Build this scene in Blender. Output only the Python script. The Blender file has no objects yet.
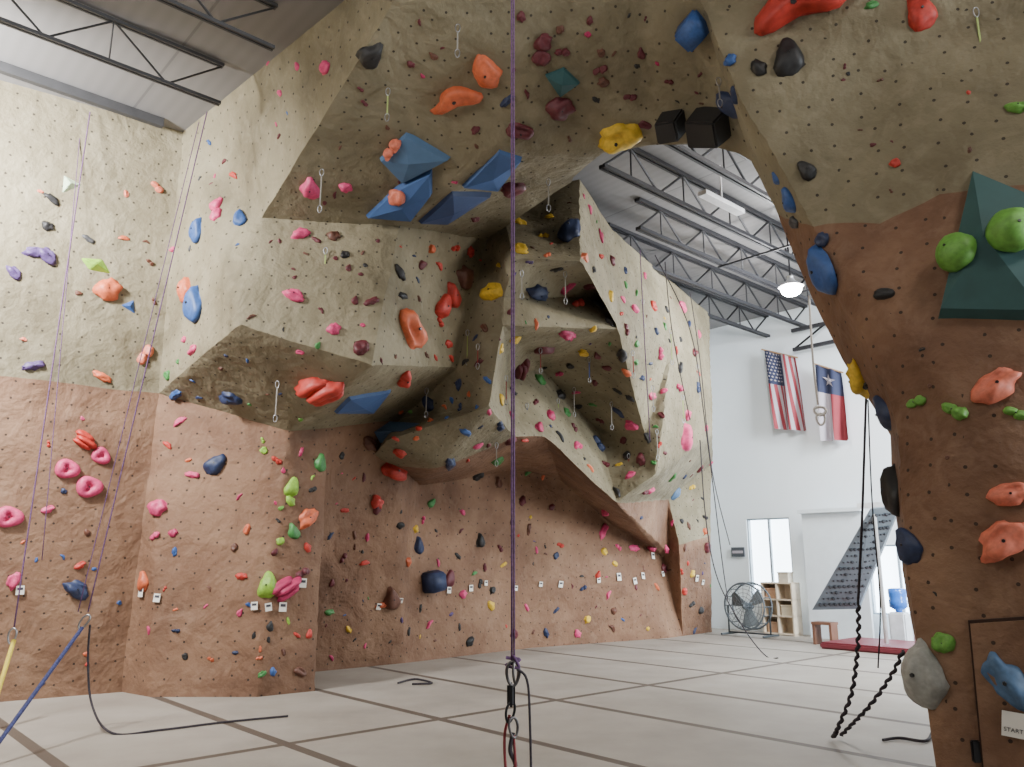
import bpy, bmesh, math, random
from mathutils import Vector, Matrix, noise
from mathutils.bvhtree import BVHTree
random.seed(7)
F=796.0; PT=math.radians(12.5); CP,SP=math.cos(PT),math.sin(PT); H=1.6
EA=Vector((0.743,0.669,0)); EB=Vector((-0.669,0.743,0)); CAM=Vector((0,0,H)); CEIL=7.4
col=bpy.context.scene.collection
def ray(u,v):
    x=(u-512)/F; z=(383.5-v)/F
    return Vector((x,CP-z*SP,SP+z*CP))
def W(a,b,z): return EA*a+EB*b+Vector((0,0,z))
def V(u,v,a=None,b=None,z=None,Y=None):
    d=ray(u,v)
    if a is not None: t=a/d.dot(EA)
    elif b is not None: t=b/d.dot(EB)
    elif z is not None: t=(z-H)/d.z
    else: t=Y/d.y
    return CAM+d*t
def G(u,v,h=0.0): return V(u,v,z=h)
def GA(u,a):
    p=V(u,630,a=a); return Vector((p.x,p.y,0))
def lin(c):
    r=[]
    for x in c:
        x/=255.0
        r.append(x/12.92 if x<=0.04045 else ((x+0.055)/1.055)**2.4)
    return (r[0],r[1],r[2],1)
# ---------------------------------------------------------------- materials
def nodes(m):
    m.use_nodes=True
    return m.node_tree, m.node_tree.nodes['Principled BSDF']
MC={}
def mat(name,c,rough=0.6,metal=0.0,var=0.12,emit=0,scale=6):
    if name in MC: return MC[name]
    m=bpy.data.materials.new(name); nt,b=nodes(m); c=lin(c)
    n=nt.nodes.new('ShaderNodeTexNoise'); n.inputs['Scale'].default_value=scale; n.inputs['Detail'].default_value=3
    tc=nt.nodes.new('ShaderNodeTexCoord'); nt.links.new(tc.outputs['Object'],n.inputs['Vector'])
    r=nt.nodes.new('ShaderNodeValToRGB')
    r.color_ramp.elements[0].position=0.3; r.color_ramp.elements[1].position=0.7
    r.color_ramp.elements[0].color=tuple(x*(1-var) for x in c[:3])+(1,)
    r.color_ramp.elements[1].color=tuple(min(1,x*(1+var)) for x in c[:3])+(1,)
    nt.links.new(n.outputs['Fac'],r.inputs['Fac']); nt.links.new(r.outputs['Color'],b.inputs['Base Color'])
    b.inputs['Roughness'].default_value=rough; b.inputs['Metallic'].default_value=metal
    if emit: 
        b.inputs['Emission Color'].default_value=c; b.inputs['Emission Strength'].default_value=emit
    MC[name]=m; return m
def math_node(nt,op,a,b=None,c=None):
    n=nt.nodes.new('ShaderNodeMath'); n.operation=op
    for i,x in enumerate((a,b,c)):
        if x is None: continue
        if isinstance(x,(int,float)): n.inputs[i].default_value=x
        else: nt.links.new(x,n.inputs[i])
    return n.outputs[0]
def mixc(nt,fac,a,b):
    n=nt.nodes.new('ShaderNodeMix'); n.data_type='RGBA'
    if isinstance(fac,(int,float)): n.inputs[0].default_value=fac
    else: nt.links.new(fac,n.inputs[0])
    for i,x in ((6,a),(7,b)):
        if isinstance(x,tuple): n.inputs[i].default_value=x
        else: nt.links.new(x,n.inputs[i])
    return n.outputs[2]
def stucco(name,c0,c1,c2,chalk):
    m=bpy.data.materials.new(name); nt,b=nodes(m)
    geo=nt.nodes.new('ShaderNodeNewGeometry')
    def ns(sc,det,rg,dist=0):
        n=nt.nodes.new('ShaderNodeTexNoise'); n.inputs['Scale'].default_value=sc; n.inputs['Detail'].default_value=det; n.inputs['Roughness'].default_value=rg; n.inputs['Distortion'].default_value=dist
        nt.links.new(geo.outputs['Position'],n.inputs['Vector']); return n.outputs['Fac']
    r=nt.nodes.new('ShaderNodeValToRGB'); r.color_ramp.elements[0].position=0.3; r.color_ramp.elements[1].position=0.7
    r.color_ramp.elements[0].color=lin(c0); r.color_ramp.elements[1].color=lin(c2)
    el=r.color_ramp.elements.new(0.48); el.color=lin(c1)
    nt.links.new(ns(0.8,5,0.6,0.4),r.inputs['Fac'])
    r2=nt.nodes.new('ShaderNodeValToRGB'); r2.color_ramp.elements[0].position=0.5; r2.color_ramp.elements[1].position=0.75
    nt.links.new(ns(4,5,0.65,0.8),r2.inputs['Fac'])
    f=math_node(nt,'MULTIPLY',r2.outputs['Color'],0.32)
    c=mixc(nt,f,r.outputs['Color'],lin(chalk))
    uv=nt.nodes.new('ShaderNodeUVMap'); uv.uv_map='UVMap'
    vo=nt.nodes.new('ShaderNodeTexVoronoi'); vo.voronoi_dimensions='2D'; vo.inputs['Scale'].default_value=4.8; vo.inputs['Randomness'].default_value=0.25
    nt.links.new(uv.outputs['UV'],vo.inputs['Vector'])
    hole=math_node(nt,'LESS_THAN',vo.outputs['Distance'],0.064)
    hole=math_node(nt,'MULTIPLY',hole,0.85)
    c=mixc(nt,hole,c,lin((32,23,18)))
    nt.links.new(c,b.inputs['Base Color'])
    b.inputs['Roughness'].default_value=0.8
    hgt=math_node(nt,'MULTIPLY_ADD',ns(2.4,3,0.5,0.6),2.4,ns(8,5,0.6)); hgt=math_node(nt,'SUBTRACT',hgt,hole)
    bp=nt.nodes.new('ShaderNodeBump'); bp.inputs['Strength'].default_value=0.55; bp.inputs['Distance'].default_value=0.045
    nt.links.new(hgt,bp.inputs['Height']); nt.links.new(bp.outputs['Normal'],b.inputs['Normal'])
    return m
TAN=stucco('tan_stucco',(99,90,69),(119,110,87),(140,131,107),(158,149,127))
BRN=stucco('brown_stucco',(92,64,46),(117,86,65),(139,108,84),(152,125,104))
def floor_mat():
    m=bpy.data.materials.new('mat_floor'); nt,b=nodes(m)
    geo=nt.nodes.new('ShaderNodeNewGeometry')
    def dot(v):
        n=nt.nodes.new('ShaderNodeVectorMath'); n.operation='DOT_PRODUCT'; nt.links.new(geo.outputs['Position'],n.inputs[0]); n.inputs[1].default_value=v; return n.outputs['Value']
    A=dot(EA); B=dot(EB)
    def seam(x,off,sp,w):
        s=math_node(nt,'SUBTRACT',x,off-sp/2-sp*20); s=math_node(nt,'MODULO',s,sp); s=math_node(nt,'SUBTRACT',s,sp/2); s=math_node(nt,'ABSOLUTE',s)
        return math_node(nt,'LESS_THAN',s,w)
    s1=seam(A,3.6,1.7,0.055); s2=seam(B,7.0,12.4,0.05)
    s=math_node(nt,'MAXIMUM',s1,s2)
    n=nt.nodes.new('ShaderNodeTexNoise'); n.inputs['Scale'].default_value=0.8; n.inputs['Detail'].default_value=6; n.inputs['Roughness'].default_value=0.6; nt.links.new(geo.outputs['Position'],n.inputs['Vector'])
    r=nt.nodes.new('ShaderNodeValToRGB'); r.color_ramp.elements[0].position=0.3; r.color_ramp.elements[1].position=0.7
    r.color_ramp.elements[0].color=lin((138,130,120)); r.color_ramp.elements[1].color=lin((162,154,144)); nt.links.new(n.outputs['Fac'],r.inputs['Fac'])
    c=mixc(nt,math_node(nt,'MULTIPLY',s,0.9),r.outputs['Color'],lin((76,63,53)))
    nt.links.new(c,b.inputs['Base Color']); b.inputs['Roughness'].default_value=0.65
    n3=nt.nodes.new('ShaderNodeTexNoise'); n3.inputs['Scale'].default_value=120; nt.links.new(geo.outputs['Position'],n3.inputs['Vector'])
    bp=nt.nodes.new('ShaderNodeBump'); bp.inputs['Strength'].default_value=0.2; bp.inputs['Distance'].default_value=0.01
    nt.links.new(n3.outputs['Fac'],bp.inputs['Height']); nt.links.new(bp.outputs['Normal'],b.inputs['Normal'])
    return m
def deck_mat():
    m=bpy.data.materials.new('roof_deck'); nt,b=nodes(m)
    geo=nt.nodes.new('ShaderNodeNewGeometry')
    def dt(v):
        n=nt.nodes.new('ShaderNodeVectorMath'); n.operation='DOT_PRODUCT'; nt.links.new(geo.outputs['Position'],n.inputs[0]); n.inputs[1].default_value=v; return n.outputs['Value']
    s=math_node(nt,'SINE',math_node(nt,'MULTIPLY',dt(EA),40.0))
    f=math_node(nt,'MULTIPLY_ADD',s,0.5,0.5)
    c=mixc(nt,f,lin((124,122,122)),lin((128,126,126)))
    p=math_node(nt,'MODULO',math_node(nt,'ADD',dt(EA),100.0),1.8); p=math_node(nt,'LESS_THAN',p,0.03)
    c=mixc(nt,math_node(nt,'MULTIPLY',p,0.5),c,lin((84,84,86)))
    nt.links.new(c,b.inputs['Base Color']); b.inputs['Roughness'].default_value=0.7
    return m
# ---------------------------------------------------------------- object helpers
def link(o,label=None,category=None,kind=None,group=None,parent=None):
    if o.name not in col.objects: col.objects.link(o)
    if label: o['label']=label
    if category: o['category']=category
    if kind: o['kind']=kind
    if group: o['group']=group
    if parent: o.parent=parent
    return o
def mobj(name,bm,mats,smooth=False,**k):
    me=bpy.data.meshes.new(name); bm.to_mesh(me); bm.free()
    for m in (mats if isinstance(mats,(list,tuple)) else [mats]): me.materials.append(m)
    if smooth:
        me.polygons.foreach_set('use_smooth',[True]*len(me.polygons))
        me.set_sharp_from_angle(angle=math.radians(smooth if smooth>1 else 50))
    o=bpy.data.objects.new(name,me); return link(o,**k)
def add_box(bm,c,s,rot=None,mi=0):
    M=Matrix.Translation(Vector(c))
    if rot is not None: M=M@rot.to_4x4()
    M=M@Matrix.Diagonal((s[0],s[1],s[2],1))
    r=bmesh.ops.create_cube(bm,size=1,matrix=M)
    for v in r['verts']:
        for f in v.link_faces: f.material_index=mi
def tube_pts(bm,pts,r,seg=8,mi=0,closed=False):
    rings=[]; n=len(pts); up=None
    for i,p in enumerate(pts):
        if closed: t=(pts[(i+1)%n]-pts[i-1])
        else: t=(pts[min(i+1,n-1)]-pts[max(i-1,0)])
        if t.length<1e-9: t=Vector((0,0,1))
        t.normalize()
        if up is None: up=Vector((1,0,0)) if abs(t.x)<0.8 else Vector((0,0,1))
        x=up-t*up.dot(t)
        if x.length<1e-6: x=t.orthogonal()
        x.normalize(); y=t.cross(x); up=x
        rr=r[i] if isinstance(r,list) else r
        rings.append([bm.verts.new(p+(x*math.cos(2*math.pi*k/seg)+y*math.sin(2*math.pi*k/seg))*rr) for k in range(seg)])
    m=n if closed else n-1
    for i in range(m):
        A=rings[i];B=rings[(i+1)%n]
        for k in range(seg):
            f=bm.faces.new((A[k],A[(k+1)%seg],B[(k+1)%seg],B[k])); f.material_index=mi; f.smooth=True
    if not closed:
        for R in (rings[0],rings[-1]):
            try: f=bm.faces.new(R); f.material_index=mi
            except: pass
def catmull(P,n=8):
    out=[]
    for i in range(len(P)-1):
        p0=P[max(i-1,0)];p1=P[i];p2=P[i+1];p3=P[min(i+2,len(P)-1)]
        for k in range(n):
            t=k/n
            out.append(0.5*((2*p1)+(p2-p0)*t+(2*p0-5*p1+4*p2-p3)*t*t+(3*p1-p0-3*p2+p3)*t**3))
    out.append(P[-1]); return out
ROT=Matrix((( EA.x,EB.x,0),(EA.y,EB.y,0),(0,0,1)))
# ---------------------------------------------------------------- climbing walls
def build_wall(name,verts,faces,L=0.11,smooth_it=1,amp=0.024,label='',keep=None):
    bm=bmesh.new(); lay=bm.faces.layers.int.new('grp'); vm={}
    basis=[]
    for fi,(names,mi) in enumerate(faces):
        vs=[]
        for n in names:
            if n not in vm: vm[n]=bm.verts.new(verts[n])
            vs.append(vm[n])
        c=[v.co for v in vs]
        nrm=Vector((0,0,0))
        for i in range(1,len(c)-1): nrm+=(c[i]-c[0]).cross(c[i+1]-c[0])
        nrm.normalize()
        x=Vector((0,0,1)).cross(nrm)
        if x.length<0.1: x=Vector((1,0,0))
        x.normalize(); basis.append((x,nrm.cross(x)))
        for i in range(1,len(vs)-1):
            try:
                f=bm.faces.new((vs[0],vs[i],vs[i+1])); f.material_index=mi; f[lay]=fi
            except ValueError: pass
    for it in range(9):
        ed=[e for e in bm.edges if e.calc_length()>L*1.6]
        if not ed: break
        bmesh.ops.subdivide_edges(bm,edges=ed,cuts=1,use_grid_fill=False)
        bmesh.ops.triangulate(bm,faces=[f for f in bm.faces if len(f.verts)>3])
    for i in range(smooth_it):
        bmesh.ops.smooth_vert(bm,verts=[v for v in bm.verts if not v.is_boundary and v.co.z>0.02],factor=0.5,use_axis_x=True,use_axis_y=True,use_axis_z=True)
    bmesh.ops.recalc_face_normals(bm,faces=bm.faces[:])
    for v in bm.verts:
        p=v.co.copy()
        d=Vector((noise.noise(p*0.9+Vector((3,7,1))),noise.noise(p*0.9+Vector((13,2,5))),noise.noise(p*0.9+Vector((1,17,9)))))*amp
        d+=Vector((noise.noise(p*3.1),noise.noise(p*3.1+Vector((9,9,9))),noise.noise(p*3.1+Vector((5,1,4)))))*amp*0.5
        if p.z<0.05: d=Vector((0,0,0)); 
        if p.z>CEIL-0.15: d*=0; 
        v.co=p+d
    uv=bm.loops.layers.uv.new('UVMap')
    for f in bm.faces:
        x,y=basis[f[lay]]
        for l in f.loops: l[uv].uv=(l.vert.co.dot(x),l.vert.co.dot(y))
    bvh=BVHTree.FromBMesh(bm); mis=[f.material_index for f in bm.faces]
    o=mobj(name,bm,[TAN,BRN],smooth=28,kind='structure',label=label)
    return o,bvh,mis
v={}
v['lt1']=V(0,80,z=CEIL); v['lt0']=W(-8,10.9,CEIL); v['ct']=V(183,132,z=CEIL)
v['lm1']=V(0,377,b=11.0); v['lm0']=W(-8,11.0,v['lm1'].z+0.05); v['cm']=V(160,392,b=10.9)
v['lb0']=W(-8,11.2,0); v['lb1']=G(0,702); v['cb']=G(122,692); v['cb2']=G(150,697)
v['bt']=V(345,0,z=CEIL); v['k0t']=V(450,-95,z=CEIL); v['k0']=V(395,0,a=3.65)
v['e1']=V(262,218,b=8.9); v['e2']=V(398,226,z=5.75); v['e3']=V(372,366,b=7.8); v['e4']=V(240,325,b=8.6)
v['e5']=V(487,240,b=8.4); v['e6']=V(457,368,b=8.7)
v['u2']=V(290,430,b=9.7); v['u2b']=V(330,427,b=9.8); v['u3']=V(400,418,b=10.1)
v['g1']=G(257,697); v['g2']=G(315,691); v['g3']=W(5.3,11.1,0); v['g4']=G(405,663)
v['w1']=V(368,462,b=10.7); v['w2']=V(490,406,b=8.2); v['w3']=V(385,440,b=9.4)
v['s1']=V(503,325,b=7.95); v['s2']=V(508,378,b=9.5); v['s3']=V(540,368,b=9.8); v['s4']=V(600,432,b=9.9); v['s5']=V(645,436,b=8.7)
v['t1']=V(437,470,b=9.5); v['t2']=V(515,437,b=9.0); v['t3']=V(545,437,b=9.0); v['t4']=V(617,503,b=9.1); v['t5']=V(656,474,b=8.5)
v['m1']=V(618,330,b=7.7); v['f1']=V(500,200,z=7.0); v['f2']=V(580,180,z=7.15); v['f3']=V(582,262,b=7.0); v['f4']=V(515,258,b=7.4)
v['r1']=V(502,298,b=8.0); v['r2']=V(600,296,b=8.2)
v['f5']=V(612,230,z=6.9); v['h1']=V(710,315,z=6.9); v['h2']=V(713,432,b=9.0); v['hx']=V(672,345,b=8.2)
v['y1']=V(668,500,b=10.5); v['y2']=V(713,462,b=10.4)
v['k1']=V(712,535,b=10.5); v['k2']=V(679,545,b=10.4)
v['j1']=G(712,632); v['j2']=G(683,636); v['j3']=V(668,552,b=10.9)
v['q1']=V(420,485,b=11.0); v['q2']=V(515,468,b=11.0); v['q3']=V(560,480,b=11.0); v['q4']=V(612,524,b=11.0); v['q5']=V(662,556,b=11.1)
v['g6']=G(530,648); v['g5']=G(668,638)
v['x1']=W(v['h1'].dot(EA)+0.4,12.1,6.9); v['x2']=W(v['j1'].dot(EA)+0.2,12.1,0)
T,B=0,1
fl=[(('lt0','lt1','lm1','lm0'),T),(('lt1','ct','cm','lm1'),T),(('lm0','lm1','lb1','lb0'),B),(('lm1','cm','cb','lb1'),B),
(('ct','bt','e1'),T),(('bt','k0t','k0'),T),(('bt','k0','e1'),T),(('ct','e1','e4','cm'),T),
(('e4','e1','e2','e3'),T),(('e2','e5','e6','e3'),T),(('cm','e4','u2'),T),(('e4','e3','u2'),T),(('u2','e3','u2b'),T),(('u2b','e3','u3'),T),(('e3','e6','u3'),T),
(('cm','u2','g1'),B),(('cm','g1','cb2'),B),(('cm','cb2','cb'),B),(('u2','u2b','g2','g1'),B),(('u2b','g2','g3'),B),(('u2b','g3','u3'),B),
(('u3','e6','w2'),T),(('u3','w2','w3'),T),(('u3','w3','w1'),T),(('w3','w2','t1'),T),(('w3','t1','w1'),T),
(('e6','e5','s1','w2'),T),(('s1','s2','w2'),T),
(('w2','s2','t2'),T),(('w2','t2','t1'),T),(('s2','s3','t3','t2'),T),(('s3','s4','t4','t3'),T),(('s4','s5','t5','t4'),T),
(('s1','m1','s3'),T),(('s1','s3','s2'),T),(('m1','s4','s3'),T),(('m1','s5','s4'),T),
(('f1','f2','f3','f4'),T),(('e5','f1','f4'),T),(('e5','f4','r1'),T),(('e5','r1','s1'),T),(('f4','f3','r2','r1'),T),(('r1','r2','m1'),T),(('r1','m1','s1'),T),(('f2','f5','m1','f3'),T),(('f3','m1','r2'),T),
(('hx','m1','f5'),T),(('hx','f5','h1'),T),(('hx','h1','h2'),T),(('hx','h2','t5'),T),(('hx','t5','s5'),T),(('hx','s5','m1'),T),
(('t5','h2','y2','y1'),T),(('y1','y2','k1','k2'),T),(('k2','k1','j1','j2'),B),(('t4','t5','y1'),T),(('t4','y1','j3'),B),(('y1','k2','j3'),B),(('k2','j2','j3'),B),
(('t1','t2','q2','q1'),B),(('t2','t3','q3','q2'),B),(('t3','t4','q4','q3'),B),(('t4','j3','q5','q4'),B),
(('w1','t1','q1'),B),(('u3','w1','q1'),B),(('u3','q1','g4'),B),(('u3','g4','g3'),B),
(('q1','q2','g6','g4'),B),(('q2','q3','q4','g5','g6'),B),(('q4','q5','g5'),B),(('q5','j3','j2','g5'),B),
(('x1','h1','h2','y2','k1','j1','x2'),T)]
wl=build_wall('wall_left',v,fl,label='textured tan and brown sculpted climbing wall with overhangs')
v['n1']=V(560,-95,z=CEIL); v['n2']=V(680,-95,z=CEIL)
v['c1']=V(420,110,z=6.45); v['c2']=V(540,60,z=6.6); v['c3']=V(500,150,z=6.1); v['c4']=V(640,40,z=6.65)
v['d1']=V(572,182,z=6.2); v['d2']=V(603,156,z=6.15); v['d3']=V(650,148,z=6.1); v['d4']=V(705,148,z=5.9); v['d5']=V(750,162,z=5.55)
v['p1']=V(700,0,Y=6.4); v['p2']=V(735,90,Y=6.35); v['p3']=V(812,225,Y=6.3); v['p4']=V(883,385,Y=6.05); v['p5']=V(896,435,Y=6.0); v['p6']=V(903,550,Y=5.95); v['p6b']=V(915,640,Y=5.93); v['p7']=G(940,800)
for n_ in ('d1','d2','d3','d4','d5'): v[n_+'t']=Vector((v[n_].x,v[n_].y,CEIL))
fa=[(('e1','k0','c1'),T),(('e1','c1','e2'),T),(('k0','k0t','n1','c2'),T),(('k0','c2','c1'),T),(('c1','c2','c3'),T),(('c1','c3','e2'),T),(('e2','c3','e5'),T),(('c3','d1','e5'),T),
(('c3','c2','d2','d1'),T),(('c2','c4','d3','d2'),T),(('c2','n1','c4'),T),(('n1','n2','c4'),T),(('n2','p1','c4'),T),(('c4','p1','d4','d3'),T),(('p1','d5','d4'),T),
(('d1','d2','d2t','d1t'),T),(('d2','d3','d3t','d2t'),T),(('d3','d4','d4t','d3t'),T),(('d4','d5','d5t','d4t'),T)]
wa=build_wall('wall_front',v,fa,label='tan textured climbing arch spanning overhead')
v['Q2']=V(777,215,Y=6.95); v['Q3']=V(808,285,Y=6.9); v['Q4']=V(848,368,Y=6.75); v['Q5']=V(888,435,Y=6.6); v['Q6']=V(899,550,Y=6.6); v['Q7']=Vector((v['p7'].x+0.5,6.6,0))
v['R0']=V(1250,-195,Y=5.0); v['R0'].z=CEIL; v['b1']=V(880,222,Y=6.0); v['b2']=V(940,196,Y=5.75); v['b3']=V(1024,185,Y=5.45); v['b4']=V(1250,170,Y=4.8)
v['pc']=V(900,60,Y=5.95); v['pm']=V(965,400,Y=5.5); v['R7']=Vector((4.7,4.9,0)); v['S0']=Vector((6.0,8.5,CEIL)); v['S7']=Vector((6.0,8.5,0))
fp=[(('p1','p2','d5'),T),(('p2','p3','Q2','d5'),T),(('p3','Q3','Q2'),B),(('p3','p4','Q4','Q3'),B),(('p4','p5','Q5','Q4'),B),(('p5','p6','Q6','Q5'),B),(('p6','p6b','Q6'),B),(('p6b','p7','Q7','Q6'),B)]
lp=['n2','R0','b4','b3','b2','b1','p3','p2','p1']
for i in range(len(lp)): fp.append((('pc',lp[i],lp[(i+1)%len(lp)]),T))
lp=['p3','b1','b2','b3','b4','R7','p7','p6b','p6','p5','p4']
for i in range(len(lp)): fp.append((('pm',lp[i],lp[(i+1)%len(lp)]),B))
fp+=[(('R0','b4','R7','S7','S0'),B)]
wr=build_wall('wall_right',v,fp,label='tan and brown textured climbing pillar of the arch')
WALLS=[wl,wa,wr]
def cast(u,v_,only=None):
    d=ray(u,v_).normalized(); best=None
    for o,bvh,mis in (WALLS if only is None else WALLS[:only]):
        h=bvh.ray_cast(CAM,d)
        if h[0] is not None and (best is None or h[3]<best[3]): best=(h[0],h[1],h[2],h[3],mis[h[2]],o.name)
    if best is None: return None
    n=best[1].copy()
    if n.dot(d)>0: n=-n
    return best[0],n,best[3],best[4],best[5]
# ---------------------------------------------------------------- room shell
def quad(name,pts,m,**k):
    bm=bmesh.new(); bm.faces.new([bm.verts.new(p) for p in pts]); return mobj(name,bm,m,kind='structure',**k)
quad('floor',[W(-9,-9,0),W(19,-9,0),W(19,12.6,0),W(-9,12.6,0)],floor_mat(),label='pale grey padded floor mats with dark seams')
quad('ceiling',[W(-9,-9,CEIL),W(19,-9,CEIL),W(19,12.6,CEIL),W(-9,12.6,CEIL)],deck_mat(),label='grey corrugated metal roof deck')
WHITE=mat('white_paint',(232,238,242),0.7,var=0.02,scale=1)
quad('wall_rear',[W(-9,12.4,0),W(19,12.4,0),W(19,12.4,CEIL),W(-9,12.4,CEIL)],WHITE,label='plain white painted wall behind the climbing wall')
AW=17.0
def ab(u,v_): 
    p=V(u,v_,a=AW); return p.dot(EB),p.z
wins=[]
for (u0,v0,u1,v1) in ((746,519,795,601),(866,545,935,614)):
    b0,z1=ab(u0,v0); b1,_=ab(u1,v1); _,z0=ab(u0,v1); wins.append((min(b0,b1),max(b0,b1),z0,z1))
bs=sorted({-9,12.4}|{w[0] for w in wins}|{w[1] for w in wins}); zs=sorted({0,CEIL}|{w[2] for w in wins}|{w[3] for w in wins})
bm=bmesh.new()
for i in range(len(bs)-1):
    for j in range(len(zs)-1):
        cb,cz=(bs[i]+bs[i+1])/2,(zs[j]+zs[j+1])/2
        if any(w[0]<cb<w[1] and w[2]<cz<w[3] for w in wins): continue
        add_box(bm,W(AW+0.1,cb,cz),(0.2,bs[i+1]-bs[i],zs[j+1]-zs[j]),ROT)
bmesh.ops.remove_doubles(bm,verts=bm.verts[:],dist=0.001)
mobj('wall_back',bm,WHITE,kind='structure',label='high white painted end wall of the hall')
FRM=mat('window_frame_grey',(160,172,180),0.5)
SKYP=mat('daylit_glass',(225,240,252),0.2,var=0.01,emit=9)
for k,w in enumerate(wins):
    bm=bmesh.new(); cb,cz=(w[0]+w[1])/2,(w[2]+w[3])/2; wb,wz=w[1]-w[0],w[3]-w[2]
    for s in (0,1):
        add_box(bm,W(AW+0.08,w[s],cz),(0.1,0.07,wz+0.05),ROT); add_box(bm,W(AW+0.08,cb,w[2+s]),(0.1,wb,0.07),ROT)
    add_box(bm,W(AW+0.08,cb,cz),(0.06,0.05,wz),ROT)
    add_box(bm,W(AW+0.14,cb,cz),(0.02,wb,wz),ROT,mi=1)
    mobj('window_%d'%(k+1),bm,[FRM,SKYP],kind='structure',label='bright daylit window with grey frame')
# ---------------------------------------------------------------- roof trusses
STEEL=mat('dark_steel',(42,42,46),0.55,0.1); STEEL_HAZED=mat('hazed_steel',(62,62,64),0.6,0.1)  # second steel is the same metal, paler to paint in the haze at left
def truss(b,a0,a1,zt=CEIL-0.04,dp=0.5,m=STEEL,k=1.0):
    e=bpy.data.objects.new('roof_truss',None); e.location=W((a0+a1)/2,b,zt-dp); link(e,'dark steel open-web joist under the roof deck','roof truss',group='roof joists')
    inv=Matrix.Translation(-e.location)
    for nm,z in (('top_chord',zt),('bottom_chord',zt-dp)):
        bm=bmesh.new()
        for o_ in (-0.03,0.03): add_box(bm,W((a0+a1)/2,b+o_*k,z),(a1-a0,0.035*k,0.05*k),ROT)
        bmesh.ops.transform(bm,matrix=inv,verts=bm.verts[:]); mobj(nm,bm,m,parent=e)
    bm=bmesh.new(); n=max(2,int((a1-a0)/0.6)); pts=[]
    for i in range(n+1):
        a=a0+(a1-a0)*i/n; pts.append(W(a,b,zt if i%2 else zt-dp))
    for i in range(n): tube_pts(bm,[pts[i],pts[i+1]],0.017*k,5)
    for i in range(1,n,2): tube_pts(bm,[pts[i],Vector((pts[i].x,pts[i].y,zt-dp))],0.012*k,5)
    bmesh.ops.transform(bm,matrix=inv,verts=bm.verts[:]); mobj('web',bm,m,parent=e)
for b in (8.6,7.2,5.8): truss(b,-8.5,3.1,m=STEEL_HAZED,k=0.75)
for b,a0 in ((9.6,11.5),(8.6,10.0),(7.6,9.6),(6.6,7.6),(5.6,7.2),(4.6,7.0),(3.6,7.0),(2.6,7.2),(1.6,7.4),(0.6,7.5)): truss(b,a0,16.95,k=1.15)
def girder(a,b0,b1,zt,dp):
    bm=bmesh.new(); 
    for z in (zt,zt-dp): add_box(bm,W(a,(b0+b1)/2,z),(0.08,b1-b0,0.08),ROT)
    n=int((b1-b0)/0.8)
    for i in range(n):
        p=W(a,b0+(b1-b0)*i/n,zt if i%2 else zt-dp); q=W(a,b0+(b1-b0)*(i+1)/n,zt-dp if i%2 else zt); tube_pts(bm,[p,q],0.025,5)
    mobj('roof_girder',bm,STEEL,label='dark steel lattice girder carrying the joists',category='roof girder')
girder(16.6,-6,8.8,CEIL-0.65,0.45)
for a in (12.0,14.4):
    bm=bmesh.new(); add_box(bm,W(a,1.2,CEIL-0.58),(0.03,13,0.03),ROT); mobj('roof_brace',bm,STEEL,label='thin steel bridging bar tying the joists',category='roof brace')
bm=bmesh.new(); add_box(bm,W(-2.5,10.35,CEIL-0.07),(11.0,0.08,0.12),ROT); mobj('roof_beam',bm,STEEL_HAZED,label='haze-lightened steel edge beam where wall meets the roof',category='roof beam')
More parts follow.
